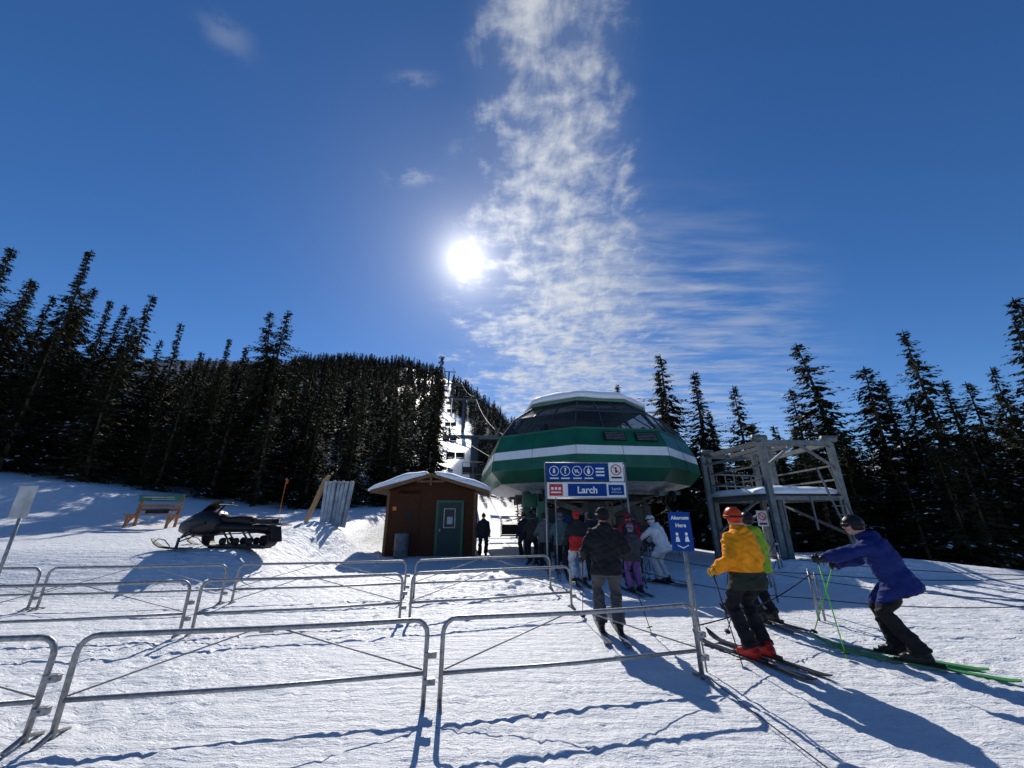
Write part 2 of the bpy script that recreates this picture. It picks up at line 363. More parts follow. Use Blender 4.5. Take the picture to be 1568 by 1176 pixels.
def rope(a,b,z0,z1,sag=.08,name='queue_rope',r=.008,m=ROPE):
    mb=MB(); pts=[]
    for i in range(13):
        t=i/12; x=a[0]+(b[0]-a[0])*t;y=a[1]+(b[1]-a[1])*t
        pts.append((x,y,gz(a[0],a[1])*(1-t)+gz(b[0],b[1])*t+z0+(z1-z0)*t-sag*4*t*(1-t)))
    mb.tube(pts,r,0,6); mb.obj(name,[m])
for i,j in [(0,1),(0,3),(2,5),(1,4),(3,6),(2,3)]:
    rope(SP[i],SP[j],.72,.72); rope(SP[i],SP[j],.33,.33,.1)
rope((5.2,7.45),(2.2,5.25),.7,.45,.1)
rope((2.12,5.02),(2.25,2.2),.03,.03,-.0,r=.005)

# ---------------------------------------------------------------- signs
e=empty('lift_name_sign',(0,12,0)); mb=MB()
for x in(1.02,3.46): mb.tube([(x,0,-.1),(x,0,3.2)],.03,0,10)
mb.tube([(1.3,.0,-.1),(1.3,0,2.2)],.02,0,8)
mb.tube([(1.02,0,3.2),(3.46,0,3.2)],.025,0,8); mb.tube([(1.02,0,2.15),(3.46,0,2.15)],.02,0,8)
mb.obj('frame',[STEEL],e)
mb=MB()
mb.box((1.98,-.04,2.93),(1.84,.02,.5),0)
mb.box((2.24,-.04,2.40),(2.36,.02,.44),1)
mb.box((2.26,-.055,2.40),(1.16,.012,.36),0)
mb.box((1.32,-.055,2.40),(.40,.012,.34),2)
mb.box((3.17,-.04,2.93),(.44,.02,.56),1)
mb.box((3.13,-.055,2.40),(.46,.012,.30),0)
for i,x in enumerate((1.28,1.62,1.98,2.33)):
    pts=[(x+.14*math.cos(a),-.058,2.96+.14*math.sin(a)) for a in np.linspace(0,2*math.pi,21)]; mb.tube(pts,.013,1,6)
    mb.box((x,-.055,2.74),(.26,.008,.035),1)
pts=[(3.17+.15*math.cos(a),-.06,2.99+.15*math.sin(a)) for a in np.linspace(0,2*math.pi,21)]; mb.tube(pts,.014,2,6)
mb.beam((3.07,-.06,3.09),(3.27,-.06,2.89),.01,.02,2)
mb.ell((3.17,-.055,3.05),(.03,.008,.03),3,8,4); mb.box((3.17,-.054,2.96),(.06,.008,.11),3); mb.box((3.17,-.054,2.76),(.32,.008,.05),3)
mb.ell((2.33,-.058,2.94),(.05,.006,.08),1,10,6); mb.box((2.33,-.058,3.04),(.03,.006,.05),1)
mb.beam((1.9,-.058,3.0),(2.05,-.058,2.9),.006,.03,1); mb.beam((1.92,-.058,2.92),(2.0,-.058,2.99),.006,.05,1)
mb.ell((1.28,-.058,3.01),(.03,.006,.03),1,8,4); mb.box((1.28,-.058,2.94),(.07,.006,.09),1)
for k in range(3): mb.box((2.68,-.055,2.83+k*.1),(.26,.006,.05),1)
for k in range(3): mb.box((1.21+.11*k,-.063,2.44),(.07,.004,.08),1)
mb.box((1.32,-.063,2.33),(.30,.004,.04),1)
mb.obj('boards',[BLUE,WHITEP,REDP,BLACK],e)
text('Larch',.27,(2.26,-.064,2.39),WHITEP,e,bold=.008); text('?',.24,(1.62,-.06,2.96),WHITEP,e,bold=.006)
text('Larch',.12,(3.13,-.064,2.43),WHITEP,e); text('EXPRESS QUAD',.045,(3.13,-.064,2.33),WHITEP,e)

e=empty('alternate_here_sign',(2.15,5.2,0),math.radians(4)); mb=MB(); mb.tube([(0.0,0,-.1),(0,0,1.72)],.02,0,10); mb.tube([(.1,.05,-.1),(.03,.02,1.3)],.011,0,8); mb.obj('post',[STEEL],e)
mb=MB(); mb.box((-.03,-.03,1.50),(.28,.012,.46),0); 
for sx in(-.09,.03):
    mb.ell((sx,-.038,1.47),(.02,.004,.02),1,8,4); mb.loft([[(sx-.028,-.042,1.38),(sx+.028,-.042,1.38),(sx+.028,-.037,1.38),(sx-.028,-.037,1.38)],[(sx-.015,-.042,1.44),(sx+.015,-.042,1.44),(sx+.015,-.037,1.44),(sx-.015,-.037,1.44)]],1)
mb.tube([(-.10,-.04,1.34),(-.03,-.04,1.31),(.04,-.04,1.34)],.007,1,6)
mb.obj('board',[BLUE,WHITEP],e,bevel=.003)
text('Alternate',.060,(-.03,-.040,1.66),WHITEP,e,bold=.0015); text('Here',.066,(-.03,-.040,1.57),WHITEP,e,bold=.0015)

e=empty('trail_sign',(-7.25,6,gz(-7.25,6)),math.radians(-12)); mb=MB(); mb.tube([(0,0,-.1),(0,0,2.1)],.022,0,8); mb.obj('post',[STEEL],e)
mb=MB(); mb.box((0,-.03,1.88),(.38,.015,.46)); mb.box((0,-.018,2.0),(.3,.02,.03)); mb.box((0,-.018,1.76),(.3,.02,.03)); mb.obj('board',[TARP],e,bevel=.01)

e=empty('no_entry_sign',(5.45,8.9,0)); mb=MB(); mb.tube([(0,0,-.1),(0,0,1.75)],.02,0,8); mb.box((0,-.03,1.62),(.22,.012,.32),1)
mb.tube([(.075*math.cos(a),-.042,1.66+.075*math.sin(a)) for a in np.linspace(0,6.283,17)],.009,2,6); mb.beam((-.05,-.042,1.71),(.05,-.042,1.61),.008,.015,2); mb.box((0,-.04,1.51),(.16,.006,.04),3)
mb.obj('sign',[STEEL,TARP,REDP,BLACK],e)

e=empty('flag_marker',(-12.9,22.5,gz(-12.9,22.5)-.1)); mb=MB(); mb.tube([(0,0,0),(.05,0,2.1)],.016,0,6); mb.obj('pole',[ORANGE],e); mb=MB(); mb.add([(0.04,0,2.1),(.16,.05,2.0),(.14,.06,1.8),(.05,0,1.75)],[(0,1,2,3)],0); mb.obj('flag',[REDP],e)

# ---------------------------------------------------------------- hut
e=empty('wooden_hut',(-3.58,18.0,0),math.radians(3))
Dp=3.6; He=2.72; Rz=3.35; hw=3.85/2
mb=MB()
ring=[(-hw,-.0,-.1),(hw,0,-.1),(hw,0,He),(0,0,Rz-.08),(-hw,0,He)]
mb.loft([[ (x,y,z) for x,_,z in ring] for y in(0,Dp)],0)
for k in range(15):
    z=.04+k*.182
    if z<He: mb.box((-hw/2-.25,-.012,z+.085),(hw-.52,.02,.168),0); mb.box((hw-.22,-.012,z+.085),(.42,.02,.168),0); mb.box((-hw-.012,Dp/2,z+.085),(.02,Dp,.168),0)
for z,wd in ((2.62,3.0),(2.80,2.5),(2.97,1.6),(3.13,.8)): mb.box((0,-.012,z+.03),(wd,.02,.16),0)
mb.obj('walls',[WOOD],e)
mb=MB()
for x in(-hw,hw): mb.box((x,-.02,He/2-.05),(.12,.06,He),0)
mb.obj('corner_boards',[TRIM],e)
mb=MB(); dx=.82
mb.box((dx,-.035,1.12),(1.22,.05,2.38),0); mb.box((dx,-.07,1.10),(.98,.03,2.16),1)
mb.box((dx,-.09,1.55),(.52,.02,.82),2); mb.box((dx,-.102,1.55),(.44,.012,.74),3); mb.box((dx+.02,-.112,1.45),(.24,.006,.3),4)
mb.box((dx-.40,-.10,1.05),(.05,.05,.12),5)
mb.obj('door',[GREEN2,mat('door_green',(.008,.032,.024),.6),TARP,BLACKG,TARP,STEEL],e,bevel=.006)
mb=MB(); mb.box((-.95,-.03,1.62),(.3,.02,.35),0); mb.box((-1.62,-.03,1.95),(.16,.02,.16),1); mb.obj('notices',[BLACK,ORANGE],e)
def slab(mb,sgn,x0,x1,y0,y1,zr,ze,th,mi):
    mb.loft([[ (sgn*x0,y,zr),(sgn*x1,y,ze),(sgn*x1,y,ze-th),(sgn*x0,y,zr-th)] for y in(y0,y1)],mi)
mb=MB()
for sgn in(-1,1): slab(mb,sgn,0,hw+.62,-.75,Dp+.4,Rz+.06,He-.02,.1,0)
mb.obj('roof',[ROOFM],e)
mb=MB()
for sgn in(-1,1):
    mb.beam((0,-.78,Rz+.0),(sgn*(hw+.62),-.78,He-.09),.05,.17,0)
mb.beam((0,-.72,Rz-.1),(0,-.72,Rz-.45),.08,.08,0)
mb.beam((-.6,-.70,Rz-.28),(.6,-.70,Rz-.28),.06,.08,0)
mb.obj('barge_boards',[TRIM],e)
mb=MB()
for sgn in(-1,1):
    rings=[]
    ysn=np.linspace(-.84,Dp+.42,26)
    for y in ysn:
        ring=[]; xs_=np.linspace(.22,hw+.70,14)
        for x in xs_:
            tt=(x-.22)/(hw+.48); th=.30*math.sin(math.pi*min(1,tt*.85+.12))**.5*(1+.9*float(fbm(np.array(x*1.5+sgn*7),np.array(y*1.1),3))) *(.55 if (y<-.82 or y>Dp+.4) else 1)
            zt=Rz+.06-(Rz+.08-He)*(x/(hw+.62)); ring.append((sgn*x,y+.06*math.sin(x*5+sgn),zt+max(th,.01)))
        for x in xs_[::-1]:
            zt=Rz+.064-(Rz+.08-He)*(x/(hw+.62)); ring.append((sgn*x,y,zt-(.03 if x>hw+.6 else 0)))
        rings.append(ring)
    mb.loft(rings,0,True)
mb.obj('roof_snow',[SNOWC],e)
e=empty('trash_barrel',(-4.62,17.35,0)); mb=MB(); mb.loft([[ (r*math.cos(a),r*math.sin(a),z) for a in np.linspace(0,2*math.pi,21)[:-1]] for r,z in ((.27,0),(.29,.02),(.29,.3),(.305,.32),(.29,.34),(.29,.62),(.305,.64),(.29,.66),(.29,.9),(.31,.93),(.22,.96),(.2,.98))],0,True); mb.obj('barrel',[GREYP],e)

e=empty('stacked_panels',(-7.75,17.2,gz(-7.75,17.2)-.15),math.radians(8)); 
for i in range(7):
    mb=MB(); x=-.25+.16*i
    mb.box((x,.0,1.0),(.145,.25+.1*(i%3),1.9-.06*(i%2)),0,(math.radians(-6),math.radians(-3+i),0)); mb.obj('panel_%d'%i,[TARP],e,bevel=.03)
mb=MB()
for i in range(4): mb.beam((-1.0-.02*i,.1+.07*i,0),(-.42+.05*i,.15,2.05+.05*i),.05,.14,0)
mb.box((.2,.28,1.9),(1.1,.1,.1),0)
mb.obj('leaning_boards',[WOODL],e)

bx,by=-14.9,17.; e=empty('wooden_bench',(bx,by,gz(bx,by)),math.radians(6)); mb=MB()
for x in(-.78,.78):
    mb.beam((x,.08,-.1),(x,.16,1.32),.07,.09,1); mb.beam((x,-.42,-.1),(x,-.34,.50),.07,.09,1); mb.beam((x,-.46,.46),(x,.12,.44),.05,.09,1); mb.beam((x,-.38,.1),(x,.1,.62),.04,.07,1)
for y in(-.40,-.26,-.12,.0): mb.box((0,y,.51),(1.85,.12,.035),1)
for z in(.70,.86): mb.box((0,.08,z),(1.7,.03,.11),1)
mb.box((0,.06,1.16),(1.75,.03,.26),0); mb.box((-.1,.04,1.2),(1.2,.01,.04),2); mb.box((.1,.04,1.12),(.9,.01,.03),2)
mb.box((.1,-.12,.62),(.7,.3,.16),3)
mb.obj('frame',[GREEN,WOODO,TARP,BLACK],e)

# ---------------------------------------------------------------- snowmobile (faces -X)
sx,sy=-8.45,12.0; e=empty('snowmobile',(sx,sy,gz(sx,sy)+.0),math.radians(174)); e.scale=(1.02,)*3
mb=MB()
def stad(x0,z0,r0,x1,z1,r1,n=10):
    pts=[]
    for i in range(n+1):
        a=math.pi/2+math.pi*i/n; pts.append((x0+r0*math.cos(a),z0+r0*math.sin(a)))
    for i in range(n+1):
        a=-math.pi/2+math.pi*i/n; pts.append((x1+r1*math.cos(a),z1+r1*math.sin(a)))
    return pts
o=stad(-1.42,.21,.2,.15,.3,.27); i_=stad(-1.42,.21,.165,.15,.3,.235)
for a in range(len(o)):
    b2=(a+1)%len(o)
    q=[(o[a][0],o[a][1]),(o[b2][0],o[b2][1]),(i_[b2][0],i_[b2][1]),(i_[a][0],i_[a][1])]
    mb.loft([[(x,-.2,z) for x,z in q],[(x,.2,z) for x,z in q]],0)
for k in range(20): 
    x=-1.45+k*.085; mb.box((x,0,.012+ (.0 if x<-.0 else .06*(x))),(.02,.38,.05),0)
for x in(-1.42,-1.0,-.6,-.2): 
    for y in(-.14,.14): mb.tube([(x,y-.02,.17),(x,y+.02,.17)],.1,0,14)
mb.tube([(-1.42,-.16,.21),(-1.42,.16,.21)],.13,0,16)
for y in(-.1,.1): mb.beam((-1.35,y,.07),(.0,y,.07),.03,.05,1); mb.beam((-1.0,y,.12),(-.6,y,.55),.03,.04,1); mb.beam((-.4,y,.12),(-.05,y,.5),.03,.04,1)
mb.obj('track',[BLACK,DKST],e)
def prof_loft(mb,secs,mi=0,n=14,p=2.6):
    rings=[]
    for x,zb_,zt,w in secs:
        c=(zb_+zt)/2;h=(zt-zb_)/2; ring=[]
        for k in range(n):
            a=2*math.pi*k/n; ca,sa=math.cos(a),math.sin(a)
            ring.append((x,w*math.copysign(abs(ca)**(2/p),ca),c+h*math.copysign(abs(sa)**(2/p),sa)))
        rings.append(ring)
    mb.loft(rings,mi,True)
mb=MB(); prof_loft(mb,[(-1.55,.5,.58,.18),(-1.5,.42,.60,.22),(-.3,.40,.66,.24),(.1,.40,.7,.26)],0); mb.obj('tunnel',[BLACK],e)
mb=MB(); prof_loft(mb,[(-.95,.62,.74,.1),(-.9,.60,.84,.15),(-.6,.62,.86,.17),(-.2,.64,.83,.17),(.1,.66,.92,.15),(.2,.7,.9,.1)],0); mb.obj('seat',[BLACK],e)
mb=MB(); prof_loft(mb,[(-.05,.4,.72,.2),(.1,.32,.95,.30),(.35,.28,1.04,.37),(.65,.28,.98,.38),(.95,.32,.82,.32),(1.2,.38,.66,.2),(1.3,.44,.58,.08)],0,16,3.2); mb.box((.45,-.385,.6),(.42,.02,.08),1,(0,.3,0)); mb.box((.45,.385,.6),(.42,.02,.08),1,(0,.3,0)); mb.box((.8,-.36,.75),(.3,.02,.03),2,(0,.35,0)); mb.box((.8,.36,.75),(.3,.02,.03),2,(0,.35,0)); mb.obj('cowl',[BLACKG,BLACK,GREYP],e)
mb=MB(); mb.add([(.55,-.26,.98),(.55,.26,.98),(.3,.18,1.26),(.3,-.18,1.26),(.72,0,.95),(.38,0,1.30)],[(0,4,5,3),(4,1,2,5)],0,True); mb.obj('windshield',[BLACKG],e)
mb=MB(); mb.tube([(.25,0,.95),(.1,0,1.14)],.03,0); mb.tube([(.0,-.38,1.12),(.08,-.2,1.15),(.1,0,1.15),(.08,.2,1.15),(0,.38,1.12)],.016,0); mb.tube([(.22,-.33,1.18),(.2,-.4,1.2)],.03,0); mb.obj('handlebar',[BLACK],e)
mb=MB()
for y in(-.52,.52):
    mb.loft([[(x,y-w_,z),(x,y+w_,z),(x,y+w_,z+.03),(x,y-w_,z+.03)] for x,z,w_ in ((.35,.02,.05),(.5,.0,.08),(1.0,.0,.08),(1.25,.03,.08),(1.45,.12,.07),(1.58,.24,.05))],0)
    mb.tube([(1.5,y,.17),(1.42,y,.25),(1.2,y,.22),(1.0,y,.06)],.012,0,6)
    mb.tube([(.8,y,.03),(.78,y,.28)],.035,1); mb.tube([(.78,y,.26),(.6,y*.4,.42)],.022,1); mb.tube([(.8,y,.16),(.62,y*.4,.32)],.018,1); mb.tube([(.77,y*.9,.28),(.6,y*.5,.68)],.035,1)
mb.obj('skis_and_suspension',[BLACK,DKST,STEEL],e)
mb=MB(); 
for y in(-.2,.2): mb.tube([(-.95,y,.66),(-1.75,y,.62),(-1.95,y,.60)],.015,0); mb.tube([(-1.55,y,.58),(-1.62,y,.80),(-1.0,y,.78)],.012,0)
mb.tube([(-1.95,-.2,.6),(-1.95,.2,.6)],.015,0); mb.tube([(-1.62,-.2,.80),(-1.62,.2,.80)],.012,0)
mb.box((-1.68,0,.36),(.02,.4,.42),1,(0,.25,0)); mb.box((-1.3,0,.70),(.5,.36,.13),1)
mb.obj('rear_rack',[DKST,BLACK],e,bevel=.01)
mb=MB(); 
for y in(-.3,.3): mb.beam((-1.45,y,.42),(.15,y,.34),.12,.03,0)
mb.obj('running_boards',[BLACK],e)

# ---------------------------------------------------------------- lift station
ST=empty('ski_lift_station',(4.62,15.9,0),math.radians(8))
def plan(d,z,wide=5.2):
    h=[(-2.05+.4*d,d),(2.05-.4*d,d),(wide-d,2.9+.4*d),(wide-d,11.-.4*d),(3.-.4*d,13.-d),(-3.+.4*d,13.-d),(-wide+d,11-.4*d),(-wide+d,2.9+.4*d)]
    return [(u,w,z) for u,w in h]
mb=MB()
lv=[(1.5,2.72),(.5,3.02),(0,3.55),(.06,4.05),(.12,4.42),(.46,5.2)]
mb.loft([plan(d,z) for d,z in lv],0,False,True,mis=[2,1,0,3,0],caps_mi=(2,2))
mb.obj('cladding',[GREEN,GREEN2,TARP,WHITEP],ST,bevel=.02)
mb=MB()
g=[(.48,5.21),(1.15,6.15),(2.25,6.95)]
mb.loft([plan(d,z) for d,z in g],0,False,False); mb.obj('windows',[GLASS],ST)
mb=MB()
for a in range(8):
    P_=[plan(d-.01,z) for d,z in g]; b2=(a+1)%8
    nn=5 if a in(2,6) else 3
    for k in range(nn):
        t_=k/nn
        pts=[Vector(P_[l][a])*(1-t_)+Vector(P_[l][b2])*t_ for l in range(3)]
        for l in range(2): mb.beam(pts[l],pts[l+1],.05,.05,0)
    mb.beam(P_[1][a],P_[1][b2],.04,.04,0)
    mb.beam(P_[0][a],P_[0][b2],.08,.08,1)
mb.obj('mullions',[DKST,GREEN],ST)
mb=MB(); mb.loft([plan(d,z) for d,z in [(2.1,6.93),(2.1,7.06),(2.5,7.32),(3.0,7.42)]],0,False,True); mb.obj('roof',[mat('roof_green_grey',(.10,.2,.16),.5)],ST,bevel=.02)
mb=MB(); rings=[]
for d,z in [(2.1,7.10),(2.08,7.26),(2.35,7.5),(2.9,7.72),(3.7,7.86),(4.4,7.88)]:
    p=plan(d,z); r=[]
    for a in range(8):
        for k in range(6):
            t_=k/6; v=Vector(p[a])*(1-t_)+Vector(p[(a+1)%8])*t_; v.z+= .22*float(fbm(np.array(v.x*.9+5),np.array(v.y*.9),3)); r.append(v)
    rings.append(r)
mb.loft(rings,0,True); mb.obj('roof_snow',[SNOWC],ST)
mb=MB()
for u in(-.25,1.15):
    z0=4.84
    mb.box((u,.22,z0),(.95,.05,.42),0,(math.radians(-24),0,0))
    for k in range(5): mb.box((u,.19+.033*k-.07,z0-.14+k*.07),(.85,.03,.025),1,(math.radians(-24),0,0))
mb.obj('vents',[BLACK,GREYP],ST)
mb=MB()
for s_ in((.062,.115,4.055,4.415),(.125,.455,4.44,5.18),(.0,.055,3.56,4.04)):
    for a in (7,0,1,6,2):
        p0=plan(s_[0]-.004,s_[2]);p1=plan(s_[1]-.004,s_[3]); nn=6 if a in(6,2) else 2
        for k in range(nn):
            t_=k/nn; q0=Vector(p0[a])*(1-t_)+Vector(p0[(a+1)%8])*t_;q1=Vector(p1[a])*(1-t_)+Vector(p1[(a+1)%8])*t_
            mb.beam(q0,q1,.012,.012,0)
mb.obj('panel_seams',[DKST],ST)
mb=MB(); mb.box((0,6.5,5.15),(5.6,7.5,.18),0); mb.box((.5,6,5.7),(1.6,2.4,1.),0); mb.box((-2.3,6.5,5.6),(.25,7,.4),0); mb.box((2.3,6.5,5.6),(.25,7,.4),0)
for k in range(9): 
    for s_ in(-1,1): mb.tube([(s_*2.5,3.2+k*.85,5.65),(s_*2.6,3.2+k*.85,5.65)],.3,1,14); 
for k in range(5):
    w_=2.8+k*1.9; mb.beam((-3.6,w_,5.2),(-2.3,w_,6.6),.08,.08,0); mb.beam((3.6,w_,5.2),(2.3,w_,6.6),.08,.08,0); mb.beam((-2.3,w_,6.6),(2.3,w_,6.6),.08,.08,0)
mb.obj('machinery',[GREYP,BLACK],ST)
mb=MB()
for s_ in(-1,1):
    mb.box((s_*2.4,6.5,2.60),(.25,9.5,.2),0)
    for k in range(12): mb.tube([(s_*2.9,1.9+k*.8,2.5),(s_*3.02,1.9+k*.8,2.5)],.24,1,14)
    mb.beam((s_*.6,4,1.8),(s_*3.2,4.,2.7),.18,.25,0); mb.beam((s_*.6,9.5,1.8),(s_*3.2,9.5,2.7),.18,.25,0)
for w_ in(2.2,4.6,7,9.4): mb.box((0,w_,2.64),(7,.2,.15),0)
mb.tube([(0,3.6,2.3),(0,3.6,2.52)],2.1,1,36)
mb.obj('underside_frame',[GREYP,BLACK],ST)
mb=MB()
mb.box((0,4.,1.25),(.9,.7,2.9),0); mb.box((0,9.5,1.25),(.9,.7,2.9),0)
mb.box((-2.9,3.1,1.2),(.34,.34,3.1),1); mb.box((-3.5,3.6,1.2),(.28,.28,3.1),1); mb.box((3.1,5.,1.2),(.25,.25,3.),0)
mb.box((-3.2,3.35,2.3),(.9,.12,.6),1); mb.box((-3.2,3.3,1.2),(.7,.1,.8),1)
mb.obj('columns',[DKST,GREEN],ST,bevel=.02)
mb=MB(); mb.box((-.9,3.0,.65),(.6,.5,1.3),0); mb.box((2.2,4.4,.6),(1.6,.8,1.2),0); mb.box((1.0,2.2,1.05),(.45,.05,.6),1); mb.box((-2.0,2.6,1.35),(.5,.05,.65),1); mb.box((-1.6,5,1.),(1.2,1.,2.0),0); mb.box((3.5,8,1.1),(2.2,1.4,2.2),0)
for x in (.6,1.2,-.4,-1.3,2.9): mb.tube([(x,1.8,0),(x,1.8,1.05)],.03,2)
mb.box((-2.55,1.6,.5),(.14,.14,1.),3)
mb.obj('gates_and_boxes',[DKST,BLUE,STEEL,YEL],ST,bevel=.01)

def chair(mb,x,y,z,rz=0.,sc=1.):
    c,s_=math.cos(rz),math.sin(rz)
    T=lambda p:(x+(p[0]*c-p[1]*s_)*sc,y+(p[0]*s_+p[1]*c)*sc,z+p[2]*sc)
    mb.tube([T(p) for p in((0,0,0),(0,-.05,-.6),(0,-.35,-1.2),(0,-.35,-1.5))],.035*sc,0,6)
    mb.tube([T(p) for p in((-1.0,-.35,-2.3),(-1.,-.35,-1.6),(-.9,-.35,-1.5),(.9,-.35,-1.5),(1.,-.35,-1.6),(1.,-.35,-2.3))],.028*sc,0,6)
    for s2 in(-1,1):
        mb.tube([T(p) for p in((s2,-.35,-2.2),(s2,-.3,-2.62),(s2,.2,-2.66))],.025*sc,0,6)
    for k in(-1,1):
        a=[T(p) for p in((k*.5-.46,-.33,-2.6),(k*.5+.46,-.33,-2.6),(k*.5+.46,.2,-2.6),(k*.5-.46,.2,-2.6))]
        b3=[T(p) for p in((k*.5-.46,-.33,-2.52),(k*.5+.46,-.33,-2.52),(k*.5+.46,.2,-2.55),(k*.5-.46,.2,-2.55))]; mb.loft([a,b3],1)
        a=[T(p) for p in((k*.5-.46,-.36,-2.5),(k*.5+.46,-.36,-2.5),(k*.5+.46,-.40,-1.95),(k*.5-.46,-.40,-1.95))]
        b3=[T(p) for p in((k*.5-.46,-.30,-2.5),(k*.5+.46,-.30,-2.5),(k*.5+.46,-.34,-1.95),(k*.5-.46,-.34,-1.95))]; mb.loft([a,b3],1)
    mb.tube([T(p) for p in((-.95,-.3,-1.9),(-.95,.25,-2.1),(.95,.25,-2.1),(.95,-.3,-1.9))],.018*sc,0,6)
for i,(u,w_,rz) in enumerate([(-3.1,9,0.),(3.1,3.2,1.4),(0,1.2,1.57),(3.2,7,3.14)]):
    ec=empty('chairlift_chair'); ec.parent=ST; mb=MB(); chair(mb,u,w_,3.1,rz); mb.obj('chair_body',[DKST,BLACK],ec)
T1=(-4.6,46.); T2=(-12.,92.); T3=(-22.5,140.); T4=(-35,200.)
def tower(x,y,h):
    z=gz(x,y); e=empty('lift_tower',(x,y,z-.3),math.radians(7)); mb=MB(); mb.tube([(0,0,0),(0,0,h)],[.42,.3],0,14)
    mb.box((0,0,h),(6.4,.35,.4),0)
    for s_ in(-1,1):
        mb.beam((s_*2.9,-2,h+.35),(s_*2.9,2,h+.55),.15,.2,0)
        for k in range(8): mb.tube([(s_*2.9-.08,-1.9+k*.54,h+.5),(s_*2.9+.08,-1.9+k*.54,h+.5)],.22,1,12)
        mb.beam((s_*2.9,-1.2,h+.1),(s_*2.3,-1.2,h+1.6),.07,.07,0); mb.beam((s_*2.3,-1.8,h+1.6),(s_*2.3,1.8,h+1.8),.1,.1,0); mb.beam((s_*3.4,-2,h-.1),(s_*3.4,2,h+.1),.5,.05,1)
    mb.beam((.4,-.3,1),(.4,-.3,h),.06,.3,1)
    mb.obj('mast',[GREYP,DKST],e); return z-.3+h+.72
z1=tower(*T1,8.); z2=tower(*T2,8.5); z3=tower(*T3,9.5); z4=tower(*T4,9.)
hc=empty('haul_cable')
for s_ in(-1,1):
    p0=Vector((4.62-12.5*math.sin(math.radians(8))+s_*2.5,15.9+12.2,4.6)); prev=p0
    for (x,y),z in ((T1,z1),(T2,z2),(T3,z3),(T4,z4)):
        q=Vector((x+s_*2.88,y+s_*.3,z)); L=(q-prev).length
        mb=MB(); mb.tube([prev.lerp(q,t_)-Vector((0,0,.00045*L*L*4*t_*(1-t_))) for t_ in np.linspace(0,1,12)],.035,0,6); mb.obj('cable',[DKST],hc)
        for k,t_ in enumerate(np.linspace(.2,.85,3)):
            p=prev.lerp(q,float(t_))-Vector((0,0,.00045*L*L*4*t_*(1-t_)))
            ec=empty('chairlift_chair'); mb=MB(); chair(mb,p.x,p.y,p.z,math.radians(188 if s_>0 else 8)); mb.obj('chair_body',[DKST,BLACK],ec)
        prev=q

# ---------------------------------------------------------------- steel gantry right
e=empty('steel_gantry'); mb=MB()
fl,fr,bl,br=(9.05,14.),(11.75,14.2),(8.9,17.6),(12.3,18.6)
def zz(p): return gz(*p)-.3
for p in(fl,fr,bl,br,(9.9,14.9),(10.6,17.)): mb.beam((*p,zz(p)),(*p,4.2),.18,.18,0)
def bm(a,b_,z,w_=.14,za=None): mb.beam((*a,z),(*b_,z if za is None else za),w_,w_,0)
bm(fl,fr,4.2,.17);bm(bl,br,4.2,.17);bm(fl,bl,4.2,.17);bm(fr,br,4.2,.17); bm((9.9,14.05),(10.,18.),4.22); bm((10.7,14.1),(10.8,18.2),4.23)
for p in(fl,fr,bl,br): mb.tube([(p[0]-.25,p[1],4.36),(p[0]+.25,p[1],4.36)],.12,0,12)
bm(fl,fr,2.25);bm(bl,br,2.25);bm(fl,bl,2.25);bm(fr,br,2.25)
for p,q in((fl,bl),(fr,br),(bl,br)): bm(p,q,3.4,.06); bm(p,q,2.9,.06)
bm(fl,(10.3,14.1),3.3,.08,4.15); bm(fr,(10.5,14.1),3.3,.08,4.15); bm(bl,(8.9,14.5),1.0,.08,2.2); bm(fr,br,1.0,.08,2.2); bm(bl,br,.8,.08,2.2)
bm((8.35,17.),(8.95,14.8),3.75,.1); bm((8.35,17.),(8.9,17.6),3.75,.1); mb.beam((8.35,17,0),(8.35,17,4.1),.16,.16,0)
for k in range(8): mb.beam((10.9,13.2+.09*k,.3+.28*k),(11.35,13.2+.09*k,.3+.28*k),.03,.03,0)
for x in(10.9,11.35): mb.beam((x,13.05,0),(x,14.,3.3),.05,.05,0)
for k in range(6): mb.beam((8.95+.5*k,14.02,2.3),(8.95+.5*k,14.02,1.2),.05,.05,0) if k%2 else None
for k in range(7): mb.beam((9.2+.45*k,17.75+.1*k,2.3),(9.2+.45*k,17.75+.1*k,3.4),.035,.035,0)
mb.obj('steel_frame',[GREYP],e)
mb=MB(); mb.box((10.3,16.2,2.36),(3.2,3.9,.06),0,(0,0,.06)); mb.obj('deck',[DKST],e)
mb=MB(); rings=[]
for d,z in((0,2.40),(.03,2.52),(.2,2.64),(.5,2.68)):
    r=[]
    cs=[(8.85+d,14.05+d),(11.85-d,14.25+d),(12.1-d,18.1-d),(8.8+d,17.6-d)]
    for a in range(4):
        for k in range(8):
            t_=k/8; x=cs[a][0]*(1-t_)+cs[(a+1)%4][0]*t_; y=cs[a][1]*(1-t_)+cs[(a+1)%4][1]*t_; r.append((x+.05*math.sin(y*6),y+.08*math.sin(x*5),z+(.15*float(fbm(np.array(x*2.),np.array(y*2.),3)) if z>2.45 else 0)))
    rings.append(r)
mb.loft(rings,0,True); mb.obj('deck_snow',[SNOWC],e)

